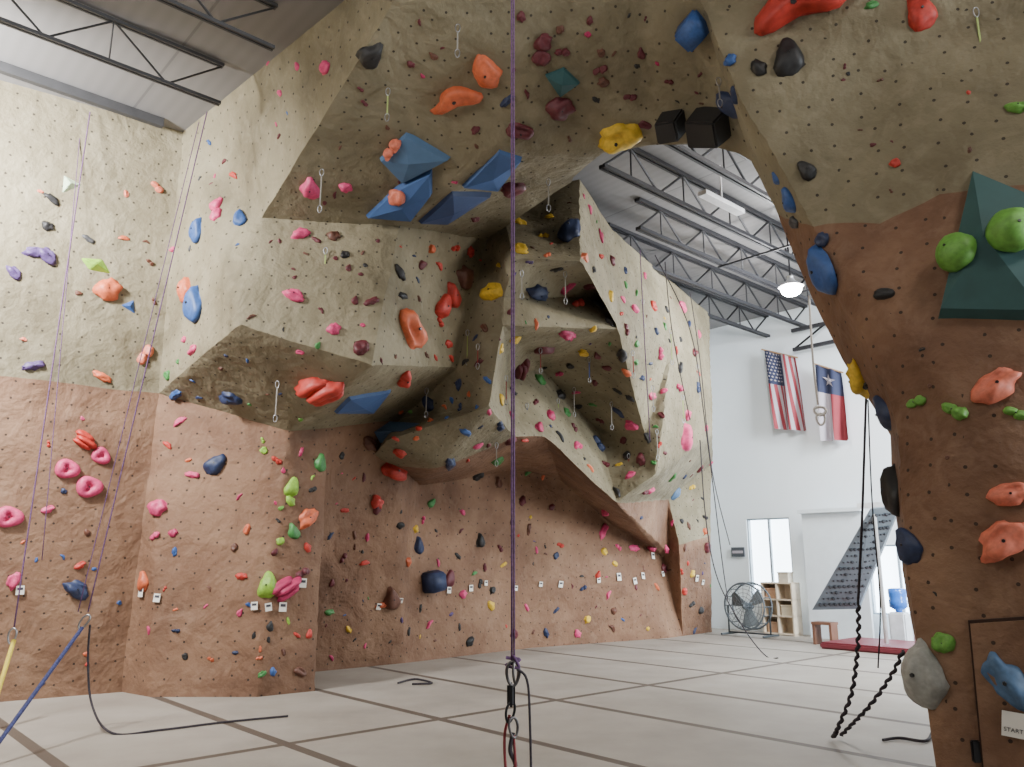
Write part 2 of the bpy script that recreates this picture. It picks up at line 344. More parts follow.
# ---------------------------------------------------------------- holds
def flatten(bm):
    for q in bm.verts:
        if q.co.z<0: q.co.z*=0.12
def blobmesh(kind,seed):
    bm=bmesh.new(); off=Vector((seed*3.1,seed*1.7,seed))
    def blob(c,s,am=0.18,fr=1.6,sub=3):
        r=bmesh.ops.create_icosphere(bm,subdivisions=sub,radius=1)
        for q in r['verts']:
            p=q.co.copy(); k=1+am*noise.noise(p*fr+off)*1.6
            q.co=Vector((p.x*s[0]*k+c[0],p.y*s[1]*k+c[1],p.z*s[2]*k+c[2]))
    if kind=='jug':
        blob((0,0,0),(0.5,0.3,0.3),0.22)
        for q in bm.verts:
            if q.co.z>0: 
                g=math.exp(-((q.co.y-0.12)/0.09)**2)*math.exp(-(q.co.x/0.36)**4)
                q.co.z*=1-0.65*g; q.co.y-=0.18*q.co.x*q.co.x
    elif kind=='edge':
        blob((0,0,0),(0.5,0.2,0.2),0.3,2)
        for q in bm.verts: q.co.y+=0.3*(0.25-abs(q.co.x))*abs(q.co.x)
    elif kind=='slope':
        blob((0,0,0),(0.52,0.2,0.24),0.22,1.4)
        for q in bm.verts: q.co.y+=0.07*math.cos(q.co.x*7)
    elif kind=='round':
        blob((0,0,0),(0.46,0.42,0.34),0.25)
        for q in bm.verts:
            d=math.hypot(q.co.x,q.co.y)
            if q.co.z>0: q.co.z-=0.16*math.exp(-(d/0.1)**2)
    elif kind=='ball': blob((0,0,0.16),(0.5,0.5,0.42),0.06)
    elif kind=='tear':
        blob((0,0,0),(0.32,0.52,0.3),0.18)
        for q in bm.verts: q.co.x*=1.15-0.9*(q.co.y+0.1)
    elif kind=='ring':
        n,m=24,12
        R=[]
        for i in range(n):
            t=2*math.pi*i/n; k=1+0.12*math.sin(3*t+seed); rr=0.19*(1+0.2*math.sin(2*t+seed))
            R.append([bm.verts.new(((0.3*k+rr*math.cos(2*math.pi*j/m))*math.cos(t),(0.28*k+rr*math.cos(2*math.pi*j/m))*math.sin(t),0.05+rr*1.1*math.sin(2*math.pi*j/m))) for j in range(m)])
        for i in range(n):
            for j in range(m): bm.faces.new((R[i][j],R[(i+1)%n][j],R[(i+1)%n][(j+1)%m],R[i][(j+1)%m]))
        blob((0,0,0),(0.2,0.2,0.1),0.1,sub=2)
    elif kind=='multi':
        blob((-0.12,0.14,0),(0.38,0.15,0.26),0.2); blob((0.06,0,0.03),(0.42,0.14,0.3),0.2); blob((-0.02,-0.16,0),(0.36,0.13,0.24),0.2)
    elif kind=='pinch':
        blob((-0.2,0.03,0),(0.3,0.2,0.25),0.2); blob((0.22,-0.05,0),(0.28,0.24,0.3),0.2)
    elif kind in('vol','dia'):
        if kind=='vol': base=[(-0.5,-0.28),(0.5,-0.34),(0.05,0.45)]; ap=(0.02,-0.08,0.24)
        else: base=[(-0.5,0.02),(-0.1,-0.24),(0.5,-0.05),(0.12,0.26)]; ap=(0.0,0.0,0.2)
        bv=[bm.verts.new((x,y,-0.06)) for x,y in base]; a=bm.verts.new(ap)
        for i in range(len(bv)): bm.faces.new((bv[i],bv[(i+1)%len(bv)],a))
        bm.faces.new(bv[::-1]); bmesh.ops.bevel(bm,geom=bm.edges[:],offset=0.015,segments=2,affect='EDGES')
    elif kind=='box':
        bmesh.ops.create_cube(bm,size=1,matrix=Matrix.Translation((0,0,0.3))@Matrix.Diagonal((0.95,0.85,0.7,1)))
        for q in bm.verts:
            if q.co.z>0.2: q.co.x*=0.85; q.co.y=q.co.y*0.85-0.05
        bmesh.ops.bevel(bm,geom=bm.edges[:],offset=0.08,segments=3,affect='EDGES')
    if kind not in('vol','dia','box','ball'): flatten(bm)
    bmesh.ops.recalc_face_normals(bm,faces=bm.faces[:])
    for f in bm.faces: f.smooth=kind not in('vol','dia')
    me=bpy.data.meshes.new('climbing_hold_'+kind); bm.to_mesh(me); bm.free(); me.materials.append(None); return me
HM={}
KINDS=['jug','edge','slope','round','tear','pinch','ring','multi','ball','vol','dia','box']
for k in KINDS: HM[k]=[blobmesh(k,i+1) for i in range(1 if k in('vol','dia','box','ball') else 3)]
COL={'pink':(200,66,112),'magenta':(170,44,88),'maroon':(90,32,40),'red':(178,52,42),'orange':(196,96,60),'salmon':(204,110,86),'brown':(92,56,42),
'blue':(50,84,142),'navy':(36,48,80),'steelblue':(76,104,136),'teal':(44,84,88),'green':(62,124,62),'lime':(134,176,58),'leaf':(96,150,60),'yellow':(206,170,52),
'black':(32,31,32),'grey':(70,70,72),'purple':(78,58,104),'ash':(150,150,144),'palegreen':(176,196,164)}
ADJ={'navy':'dark navy','steelblue':'dusty blue','leaf':'leaf green','palegreen':'pale green','ash':'pale grey'}
FORM={'jug':'jug','edge':'narrow edge','slope':'smooth curved sloper','round':'rounded pocket','tear':'teardrop','pinch':'two-lobed pinch','ring':'doughnut-shaped','multi':'triple-ribbed','ball':'dome-shaped sloper','vol':'triangular','dia':'diamond-shaped','box':'blocky'}
def hmat(c): return mat('hold_'+c,COL[c],0.55,var=0.18,scale=9)
BOLT=mat('bolt_steel',(70,70,72),0.35,0.9)
bmb=bmesh.new(); bmesh.ops.create_cone(bmb,cap_ends=True,segments=6,radius1=0.05,radius2=0.04,depth=0.05); BOLTME=bpy.data.meshes.new('bolt'); bmb.to_mesh(BOLTME); bmb.free(); BOLTME.materials.append(BOLT)
NEW=[]
def polyvol(px,apx,h,colr,label,box=False):
    c=[cast(p[0],p[1],3) for p in px]; a0=cast(apx[0],apx[1],3)
    n=sum((q[1] for q in c),a0[1].copy()).normalized(); loc=a0[0]
    bm=bmesh.new(); bvv=[bm.verts.new(q[0]-n*0.05-loc) for q in c]
    ctr=a0[0]-loc; k=len(bvv)
    if box:
        top=[bm.verts.new((q[0]+n*h-loc).lerp(ctr+n*h,0.12)) for q in c]
        for i in range(k): bm.faces.new((bvv[i],bvv[(i+1)%k],top[(i+1)%k],top[i]))
        bm.faces.new(top); bm.faces.new(bvv[::-1]); bmesh.ops.recalc_face_normals(bm,faces=bm.faces[:])
        bmesh.ops.bevel(bm,geom=bm.edges[:],offset=0.02,segments=2,affect='EDGES')
    else:
        top=[bm.verts.new((q[0]+n*h*0.45-loc).lerp(ctr+n*h*0.45,0.12)) for q in c]
        a=bm.verts.new(ctr+n*h)
        for i in range(k):
            bm.faces.new((bvv[i],bvv[(i+1)%k],top[(i+1)%k],top[i])); bm.faces.new((top[i],top[(i+1)%k],a))
        bm.faces.new(bvv[::-1]); bmesh.ops.recalc_face_normals(bm,faces=bm.faces[:])
    bmc=bm.copy(); bmesh.ops.translate(bmc,verts=bmc.verts[:],vec=loc); tree=BVHTree.FromBMesh(bmc); m=[0]*len(bmc.faces)
    o=mobj('climbing_volume',bm,colr,label=label,category='climbing volume',group='angular volumes'); o.location=loc
    NEW.append((o,tree,m))
SB=mat('volume_steelblue',(78,108,142),0.6,var=0.08); BL=mat('volume_blue',(56,88,138),0.6,var=0.08); NV=mat('volume_navy',(50,68,108),0.6,var=0.08)
BKV=mat('volume_black',(34,33,34),0.6,var=0.08)
polyvol([(378,158),(406,131),(453,157),(402,183)],(410,156),0.16,SB,'dusty blue angular volume on the underside of the arch')
polyvol([(364,216),(394,187),(434,167),(434,192),(412,220)],(402,200),0.16,BL,'blue five-sided angular volume on the underside of the arch')
polyvol([(416,222),(452,190),(494,192),(446,223)],(452,206),0.12,NV,'dark navy wedge volume on the underside of the arch')
polyvol([(460,186),(500,146),(524,156),(498,190)],(492,171),0.12,BL,'long blue wedge volume reaching toward the arch rim')
polyvol([(544,74),(564,66),(581,82),(560,97)],(562,80),0.1,mat('volume_teal',(44,84,88),0.6),'small teal diamond volume on the arch')
polyvol([(332,412),(348,396),(393,388),(374,412)],(362,402),0.1,BL,'blue wedge volume under the boxy overhang')
polyvol([(374,432),(390,421),(421,423),(412,440),(380,443)],(398,431),0.1,SB,'dusty blue faceted volume under the boxy overhang')
polyvol([(660,112),(684,108),(688,132),(664,136)],(674,122),0.2,BKV,'chunky black block on the rim of the arch',box=True)
polyvol([(694,108),(728,108),(732,138),(698,138)],(713,123),0.24,BKV,'large chunky black block on the rim of the arch',box=True)
polyvol([(972,168),(1062,205),(1050,325),(936,322)],(985,248),0.2,mat('teal_volume',(44,80,80),0.6),'large teal triangular wooden volume on the brown pillar')
WALLS+=NEW
holds=[]
def Hd(s):
    for t in s.split(';'):
        t=t.split()
        if len(t)<4: continue
        holds.append((float(t[0]),float(t[1]),float(t[2]),t[3],t[4] if len(t)>4 else random.choice(['jug','edge','round','tear','pinch']),float(t[5]) if len(t)>5 else random.uniform(-40,40)))
Hd('''52 199 17 black edge -30;48 226 12 black round;88 239 14 grey edge;33 252 18 purple jug;47 255 22 purple jug;14 272 17 purple jug -40;68 183 26 palegreen vol 40;
157 187 14 salmon;124 238 11 orange edge;95 265 42 lime dia -15;108 289 27 orange round;130 305 20 blue vol -20;145 355 22 salmon pinch 70;33 366 22 purple edge 20;103 377 20 orange edge;
85 441 26 red multi;101 456 18 pink ring;67 469 22 pink ring;89 487 24 pink ring 30;9 517 24 pink ring;48 509 12 pink;13 581 18 pink jug 80;77 589 26 navy jug -30;144 581 20 orange tear 20;
80 565 11 red;155 536 13 pink;158 507 20 pink round;192 475 16 pink edge;168 445 12 red;180 421 15 pink edge 40;176 394 22 blue edge;230 397 26 navy jug;216 464 24 navy tear -40;
187 289 24 orange tear 5;196 304 32 blue tear -5;198 230 22 blue tear;217 204 16 pink tear;217 214 16 pink tear;240 218 20 blue tear 10;234 175 14 red;172 250 10 pink;168 375 10 green;193 350 14 pink;
150 262 9 brown;372 54 30 black tear -30;326 68 15 pink round;297 66 9 pink;310 187 26 pink tear 0;346 187 14 pink round;300 234 20 pink jug 30;355 300 10 maroon;268 63 8 pink;
316 240 12 maroon;334 236 14 brown;294 295 22 pink jug -20;334 329 15 pink round;371 302 18 maroon edge 30;361 348 18 maroon round;345 255 10 black;322 388 56 red multi 10;
300 352 9 pink;318 345 8 green;393 150 22 salmon pinch 40;397 198 20 salmon round;
512 187 24 maroon round;520 131 28 maroon jug;486 69 38 orange tear 10;456 98 54 orange slope 12;508 100 20 navy edge 30;
543 42 20 maroon round;541 58 20 maroon round;562 52 16 maroon pinch;561 107 30 maroon round;600 70 16 maroon pinch;603 82 13 brown;630 97 14 maroon;641 53 12 maroon;475 130 12 maroon;
618 136 48 yellow jug;645 125 14 maroon;560 30 10 brown;590 20 9 maroon;433 56 10 brown;
410 330 40 orange jug 135;464 277 26 brown round;452 295 26 red tear;443 306 26 red tear;440 322 12 red;493 292 30 yellow jug -10;538 292 34 navy edge 5;519 222 14 yellow;520 250 16 yellow;571 230 30 navy tear;
405 377 26 red pinch;568 334 28 magenta edge;520 369 26 maroon multi;545 349 18 maroon;400 452 14 red;428 402 18 navy;395 470 30 red jug -10;370 443 22 brown jug;320 462 18 green tear;
292 487 20 lime tear;290 500 12 lime;450 463 22 navy edge;466 432 16 blue;487 380 12 blue;500 425 14 navy;307 518 26 orange jug 50;293 531 16 green tear 20;377 502 16 red;377 508 12 maroon;418 545 17 navy tear;430 581 24 navy box 10;449 579 18 maroon tear;
391 598 24 brown tear 20;382 605 15 orange;268 585 26 lime tear 0;286 588 36 magenta multi 30;302 573 16 maroon;242 576 12 red;250 605 10 blue;270 626 10 black;273 671 9 blue;300 672 14 brown jug;262 674 9 green;275 552 8 maroon;
605 512 12 pink jug;603 532 20 pink edge 50;634 548 17 pink edge 0;652 548 17 pink edge 0;666 549 10 pink;618 547 9 pink;685 437 24 pink tear 20;630 475 12 pink;600 420 10 maroon;641 518 8 navy;645 492 14 maroon;650 490 10 pink;675 493 14 steelblue tear;694 352 12 maroon;680 367 10 black;
540 380 12 green;560 395 16 black;497 460 14 green;480 540 14 black tear;500 548 9 maroon;560 545 9 red;583 588 9 navy;
695 27 32 blue box 10;729 102 34 navy tear;730 60 14 blue;797 4 88 red slope 0;788 58 40 black tear 5;758 67 20 black tear 30;871 5 14 green;920 12 38 red tear 20;1018 107 22 leaf jug;895 163 12 red round;
806 170 22 black tear 40;860 130 6 brown;942 213 13 brown round;880 80 7 brown;826 268 46 blue tear -5;822 240 18 navy;884 294 20 black jug -10;859 378 36 yellow jug 60;866 386 14 black edge;887 411 34 navy tear;
995 385 48 salmon jug 35;916 402 22 leaf pinch;955 410 28 leaf pinch;1015 413 22 leaf pinch;1010 493 38 salmon jug 10;1003 540 54 salmon jug 40;943 643 24 leaf round;1004 680 58 steelblue jug 120;
897 490 44 black tear 10;908 545 36 navy tear;924 672 60 ash tear 0;790 200 24 blue tear;776 178 12 blue;735 95 16 navy;795 222 14 grey;700 75 8 maroon;
960 254 40 leaf ball;1010 233 46 leaf ball''')
PAL_MIX='pink maroon red orange navy blue black green leaf brown brown yellow purple magenta brown black maroon navy black maroon'.split()
def fill(poly,n,s0,s1,pal,seed):
    rnd=random.Random(seed); us=[p[0] for p in poly]; vs=[p[1] for p in poly]; k=0; tries=0
    while k<n and tries<n*40:
        tries+=1
        u=rnd.uniform(min(us),max(us)); w=rnd.uniform(min(vs),max(vs)); ins=False
        for i in range(len(poly)):
            x1,y1=poly[i]; x2,y2=poly[i-1]
            if (y1>w)!=(y2>w) and u<(x2-x1)*(w-y1)/(y2-y1)+x1: ins=not ins
        if not ins: continue
        s=s0+(s1-s0)*rnd.random()**1.6
        if any((h[0]-u)**2+(h[1]-w)**2<((h[2]+s)*0.6)**2 for h in holds): continue
        holds.append((u,w,s,rnd.choice(pal),rnd.choice(['jug','edge','round','tear','pinch','slope']),rnd.uniform(-90,90))); k+=1
P8=[(325,450),(430,480),(515,470),(565,480),(668,550),(668,630),(540,640),(410,650),(325,660)]
P9=[(455,370),(500,250),(580,190),(612,240),(620,330),(650,440),(650,470),(615,500),(545,437),(440,470),(490,405)]
P10=[(615,245),(708,325),(710,430),(655,468),(622,335)]
MID='pink red maroon black green magenta yellow navy orange brown maroon black'.split()
fill(P8,55,8,13,MID,28); fill(P9,64,9,17,MID,29); fill(P10,34,7,13,['pink','magenta','maroon','black','pink','navy','green','red'],30)
fill([(398,235),(485,245),(455,365),(378,362)],8,11,17,['red','orange','maroon','black','red'],32)
fill([(662,475),(712,440),(710,628),(686,632)],16,7,11,MID,31)
fill([(0,140),(175,150),(155,375),(0,365)],6,5,8,['brown','grey','salmon','purple'],1)
fill([(190,140),(330,30),(250,200),(235,320),(175,375)],13,5,9,['pink','blue','green','brown','maroon','grey','pink'],2)
fill([(400,5),(690,5),(730,100),(600,130),(540,180),(480,230),(280,205),(330,120)],36,5,12,['maroon','maroon','brown','black','brown','magenta','maroon'],3)
fill([(262,228),(392,236),(368,355),(245,318)],15,5,10,['maroon','maroon','brown','black','pink'],4)
fill([(402,240),(485,250),(455,362),(376,362)],10,5,9,['black','brown','red','maroon','navy'],5)
fill([(170,430),(285,435),(262,680),(135,680)],20,5,11,['red','pink','blue','orange','black','brown','navy','magenta'],6)
fill([(262,440),(315,440),(310,680),(262,680)],16,6,12,['red','leaf','brown','magenta','lime','black'],16)
fill([(0,400),(150,405),(120,680),(0,690)],12,5,9,['red','pink','brown','navy','blue','orange'],7)
fill(P8,40,3.5,7,PAL_MIX,8)
fill(P9,18,4,8,PAL_MIX,9)
fill(P10,8,3.5,7,PAL_MIX+['pink','pink','magenta'],10)
fill([(662,475),(712,440),(710,628),(686,632)],12,3.5,7,PAL_MIX,11)
fill([(740,60),(1020,10),(1020,180),(820,215)],8,5,8,['brown','maroon','black','red'],12)
fill([(910,230),(1020,340),(1020,760),(940,760),(905,440)],7,5,8,['brown','black','maroon','brown'],13)
fill([(170,390),(245,332),(370,372),(300,425)],9,5,11,['navy','green','leaf','blue','brown'],14)
fill([(385,452),(485,408),(455,372),(400,412)],14,6,13,['navy','leaf','red','orange','blue'],15)
holds.sort(key=lambda h:-h[2])
LOC={'wall_left':{0:'tan wall',1:'brown wall'},'wall_front':{0:'tan arch',1:'tan arch'},'wall_right':{0:'tan pillar',1:'brown pillar'}}
made=0; stuff=bmesh.new(); scol=list(COL)
for (u,w,s,c,kd,ang) in holds:
    if 'ball'!=kd and u>935 and 165<w<325: continue
    h=cast(u,w)
    if h is None: continue
    p,n,dist,mi,wn=h
    if s<20 and wn not in LOC: continue
    d=ray(u,w)
    size=s*(p-CAM).dot(Vector((0,CP,SP)))/F
    if n.dot(-d.normalized())<0.5: size*=1.15
    up=Vector((0,0,1)); x=up.cross(n)
    if x.length<0.15: x=Vector((1,0,0))-n*n.x
    x.normalize(); y=n.cross(x)
    R=Matrix((x,y,n)).transposed()@Matrix.Rotation(math.radians(ang),3,'Z')
    M=Matrix.Translation(p-n*0.005)@R.to_4x4()@Matrix.Diagonal((size,size,size,1))
    me=random.choice(HM[kd])
    if made<300:
        o=bpy.data.objects.new('climbing_hold',me); o.matrix_world=M
        wl_=LOC[wn][mi] if wn in LOC else 'angular volume'
        link(o,'%s %s climbing hold on the %s'%(ADJ.get(c,c),FORM[kd],wl_),'climbing hold',group='bolt-on climbing holds')
        o.material_slots[0].link='OBJECT'; o.material_slots[0].material=hmat(c); made+=1
        if s>=22 and kd not in('vol','dia','multi','box'):
            bo=bpy.data.objects.new('bolt',BOLTME); link(bo,'steel bolt head',parent=o)
            q=min(me.vertices,key=lambda q:q.co.x**2+q.co.y**2-0.05*q.co.z); bo.location=(0,0,q.co.z); bo.scale=(0.8,0.8,0.8)
    else:
        b0=bmesh.new(); b0.from_mesh(me); 
        if len(b0.verts)>160: bmesh.ops.unsubdivide(b0,verts=b0.verts[:],iterations=2)
        b0.transform(M); ci=scol.index(c)
        mp={}
        for q in b0.verts: mp[q]=stuff.verts.new(q.co)
        for f in b0.faces:
            try: nf=stuff.faces.new([mp[q] for q in f.verts]); nf.material_index=ci; nf.smooth=True
            except ValueError: pass
        b0.free()
if len(stuff.verts): mobj('small_climbing_holds',stuff,[hmat(c) for c in scol],kind='stuff',label='many tiny multicoloured holds scattered over the climbing wall',category='climbing holds')
# ---------------------------------------------------------------- quickdraws
GREYM=mat('carabiner_metal',(150,150,152),0.35,0.9); 
def oval(bm,c,ax,up,w,h,r):
    pts=[]
    for i in range(20):
        t=2*math.pi*i/20; pts.append(c+ax*(w*math.cos(t)*(1+0.18*math.sin(t)))+up*(h*math.sin(t)))
    tube_pts(bm,pts,r,6,closed=True)
def quickdraw(u,w,Lpx,colr,fatten=1.0):
    h=cast(u,w)
    if h is None: return
    p,n,dist,_,_=h; L=Lpx*dist/F; p=p+n*0.05
    e=bpy.data.objects.new('quickdraw',None); e.location=p; link(e,'%s sling quickdraw hanging from a wall bolt'%colr[0],'quickdraw',group='quickdraws on the wall')
    ax=Vector((1,0,0)); up=Vector((0,0,1)); ch=min(0.045,L*0.14); r=0.0045*fatten
    for zc in (-ch,-(L-ch)):
        bm=bmesh.new(); oval(bm,Vector((0,0,zc)),ax,up,ch*0.5,ch,r); mobj('carabiner',bm,GREYM,parent=e)
    bm=bmesh.new(); add_box(bm,(0,0,-L/2),(0.012*fatten,0.006,L-3.6*ch)); mobj('sling',bm,mat('sling_'+colr[0],colr[1],0.8),parent=e)
GW=('pale green',(150,166,96)); WH=('grey',(140,136,128)); RD=('red',(130,50,50)); BU=('blue',(60,80,130))
for q in ((458,22,34,WH,1.2),(388,85,34,GW,1.2),(322,166,44,WH,1.2),(326,250,64,GW,1.3),(279,378,40,WH,1.2),(975,12,66,GW,1.2),(722,75,30,WH,1.1),(565,268,34,WH,1.2),(520,268,30,WH,1.2),(465,330,36,GW,1.2),
          (575,385,30,WH,1.2),(548,175,34,WH,1.2),(668,330,36,GW,1.3),(640,300,30,WH,1.2),(695,365,34,WH,1.2),(503,375,30,RD,1.2),(613,400,28,WH,1.2),(658,430,30,WH,1.2),(425,385,30,WH,1.2),
          (540,345,26,RD,1.3),(590,355,26,BU,1.3),(556,400,28,GW,1.3),(480,345,26,RD,1.3),(600,300,26,GW,1.3),(630,350,28,RD,1.3),(650,385,26,WH,1.3),(680,395,28,GW,1.3),(525,405,24,BU,1.3),(495,440,24,WH,1.3),(630,455,24,RD,1.3)): quickdraw(*q)
# ---------------------------------------------------------------- ropes
PUR=mat('rope_purple',(92,62,98),0.85,scale=60,var=0.4); DKR=mat('rope_dark',(48,42,48),0.85,scale=60,var=0.4); NAV=mat('rope_navy',(48,52,92),0.85,scale=60,var=0.4); WHR=mat('rope_white',(210,205,200),0.8,scale=60); YEL=mat('sling_yellow',(208,186,70),0.8)
def rope(pts,r,m,label,n=8,name='climbing_rope'):
    P=catmull(pts,n) if len(pts)>2 else [pts[0].lerp(pts[1],i/12) for i in range(13)]
    bm=bmesh.new(); tube_pts(bm,P,r,8); return mobj(name,bm,m,label=label,category='rope')
def plumb(u,w,Y,zt):
    p=V(u,w,Y=Y); return Vector((p.x,p.y,zt)),p
t_,b_=plumb(513,665,4.3,7.38)
rope([t_+Vector((-0.008,0,0)),b_+Vector((-0.006,0,0))],0.0055,PUR,'dark purple climbing rope hanging straight to a belay device')
rope([t_+Vector((0.006,0,0)),b_+Vector((0.006,0,0))],0.005,PUR,'second dark purple strand hanging beside the belay rope')
e=bpy.data.objects.new('belay_device',None); e.location=b_; e.scale=(1.2,1.2,1.2); link(e,'black and steel belay device with carabiners hanging on a rope','belay device')
BLK=mat('black_metal',(34,34,36),0.4,0.5); GM2=mat('dark_carabiner',(96,92,92),0.35,0.8)
bm=bmesh.new(); oval(bm,Vector((0,0,-0.035)),Vector((0.9,0.3,0)),Vector((0,0,1)),0.03,0.05,0.007); oval(bm,Vector((0.012,0.01,-0.03)),Vector((0.4,0.9,0)),Vector((0,0,1)),0.028,0.045,0.006); mobj('carabiner',bm,GM2,parent=e)
bm=bmesh.new(); tube_pts(bm,catmull([Vector((-0.03,0,0.03)),Vector((0.03,0.01,0.02)),Vector((-0.03,0.0,0.0)),Vector((0.025,0.0,-0.01)),Vector((0,0,0.04))],6),0.007,6); mobj('knot',bm,PUR,parent=e)
bm=bmesh.new(); add_box(bm,(-0.008,0,-0.12),(0.035,0.03,0.10)); bmesh.ops.bevel(bm,geom=bm.edges[:],offset=0.012,segments=3,affect='EDGES'); mobj('body',bm,BLK,parent=e)
for (x,z,m_,tl) in ((-0.012,-0.19,BLK,0.15),(0.002,-0.25,GM2,-0.1)):
    bm=bmesh.new(); oval(bm,Vector((x,0,z)),Vector((0.8,0.6,0)),Vector((tl,0,1)),0.022,0.04,0.006); mobj('carabiner',bm,m_,parent=e)
RED=mat('sling_red_dark',(120,40,44),0.8)
bm=bmesh.new(); tube_pts(bm,catmull([Vector((-0.014,0,-0.2)),Vector((-0.035,0,-0.28)),Vector((-0.03,0,-0.42)),Vector((-0.005,0,-0.6)),Vector((0.01,0,-0.42)),Vector((0.002,0,-0.28))],8),0.006,6); mobj('sling',bm,RED,parent=e)
bm=bmesh.new(); tube_pts(bm,catmull([Vector((0.0,0,-0.27)),Vector((-0.012,0,-0.34)),Vector((0.01,0.01,-0.4)),Vector((-0.012,0,-0.46)),Vector((0.012,0.01,-0.52)),Vector((0,0,-0.6))],8),0.009,6); mobj('sling',bm,DKR,parent=e)
pb=b_
rope([pb+Vector((0.02,0,-0.02)),pb+Vector((0.07,0,-0.07)),pb+Vector((0.085,0,-0.25)),pb+Vector((0.095,0.02,-0.8)),Vector((pb.x+0.1,pb.y,0.02)),Vector((pb.x+0.5,pb.y-0.3,0.012))],0.0065,DKR,'purple rope tail dropping from the belay device to the mats')
def longrope(u0,v0,k0,u1,v1,k1,r,m,label): return rope([V(u0,v0,**k0),V(u1,v1,**k1)],r,m,label)
longrope(90,112,dict(Y=9.3),14,628,dict(Y=8.6),0.008,PUR,'purple top rope hanging in front of the tan wall')
longrope(82,112,dict(Y=9.4),42,560,dict(Y=9.2),0.005,PUR,'thin purple rope strand beside the top rope')
longrope(207,112,dict(Y=8.6),88,612,dict(Y=8.2),0.007,PUR,'purple top rope slanting down in front of the corner')
longrope(199,122,dict(Y=8.8),78,612,dict(Y=8.2),0.005,PUR,'thin purple rope strand slanting down in front of the corner')
def snap(u,w,Y,tilt,nm='carabiner'):
    bm=bmesh.new(); oval(bm,Vector((0,0,0)),Vector((1,0,0)),Vector((tilt,0,1)).normalized(),0.04,0.075,0.01); o=mobj(nm,bm,GREYM,label='silver screwgate carabiner on the end of a rope',category='carabiner',group='rope-end carabiners'); o.location=V(u,w,Y=Y)
snap(12,636,8.5,0.1); snap(84,622,8.2,0.5)
longrope(14,640,dict(Y=8.5),-8,712,dict(Y=8.2),0.022,YEL,'yellow webbing sling clipped to a carabiner')
longrope(82,628,dict(Y=8.15),-30,782,dict(Y=6.6),0.018,NAV,'thick navy rope pulled tight towards the floor')
rope([V(90,625,Y=8.2),V(88,660,Y=8.3),V(92,705,Y=8.3),G(112,733,0.015),G(160,730,0.015),G(225,722,0.015),G(288,716,0.015)],0.011,DKR,'dark rope tail trailing across the mats')
rope([G(398,683,0.02),G(415,679,0.02),G(432,683,0.02),G(412,684,0.02)],0.013,DKR,'short dark rope end lying on the mats')
rope([V(869,330,Y=7.4),V(866,400,Y=7.4),V(862,520,Y=7.4),V(858,604,Y=7.4)],0.012,DKR,'dark rope hanging behind the arch pillar')
rope([V(868,400,Y=7.45),V(872,500,Y=7.45),V(880,600,Y=7.4),V(878,668,Y=7.3)],0.007,DKR,'thin dark rope strand hanging beside the pillar')
def chain(pts,label):
    P=catmull(pts,24); bm=bmesh.new(); acc=0; rr=[]; C=[]
    for i,p in enumerate(P):
        if i: acc+=(P[i]-P[i-1]).length
        C.append(p+Vector((0.011*math.sin(acc*75),0.011*math.cos(acc*75),0))); rr.append(0.010+0.008*abs(math.sin(acc*38)))
    tube_pts(bm,C,rr,7)
    mobj('knotted_rope',bm,DKR,label=label,category='rope')
chain([V(858,604,Y=7.4),V(858,640,Y=7.4),V(852,690,Y=7.3),V(838,727,Y=7.4),G(833,737,0.03)],'dark knotted rope daisy-chained down to the mats')
chain([V(903,650,Y=7.4),V(893,672,Y=7.4),V(870,705,Y=7.4),G(840,736,0.03)],'dark knotted rope slanting down to the mats')
rope([G(883,740,0.02),G(900,738,0.02),G(925,741,0.02),G(932,733,0.02)],0.014,DKR,'dark rope end curled on the mats beside the pillar')
rope([V(700,440,Y=14),V(706,520,Y=14),V(718,580,Y=14),V(745,630,Y=13.8),G(766,656,0.02),G(778,658,0.02)],0.010,DKR,'dark rope hanging and trailing onto the mats')
rope([V(655,255,Y=12.4),V(690,330,Y=12.6),V(706,430,Y=13.0),V(722,560,Y=14.4),V(728,600,Y=14.4)],0.009,DKR,'dark rope hanging along the wall end')
rope([V(665,262,Y=12.4),V(672,330,Y=12.0),V(690,420,Y=12.2)],0.008,DKR,'dark rope hanging over the overhang')
rope([V(690,292,Y=14),V(700,360,Y=13.2),V(712,470,Y=13.8),V(730,545,Y=14.4)],0.008,DKR,'thin dark rope slanting down past the tan prow')
rope([V(640,250,Y=11.6),V(644,330,Y=11.2),V(650,440,Y=11.6)],0.007,PUR,'thin purple rope hanging down the tan prow')
rope([V(809,296,Y=9.5),V(813,360,Y=9.4),V(818,405,Y=9.4)],0.014,WHR,'white rope hanging from the roof in the hall')
bm=bmesh.new(); oval(bm,Vector((0,0,0)),Vector((1,0,0)),Vector((0,0,1)),0.07,0.05,0.018); oval(bm,Vector((0,0,-0.1)),Vector((1,0,0)),Vector((0,0,1)),0.05,0.07,0.014); o=mobj('carabiner',bm,WHR,label='white clips at the end of the hanging rope',category='carabiner'); o.location=V(820,411,Y=9.4)
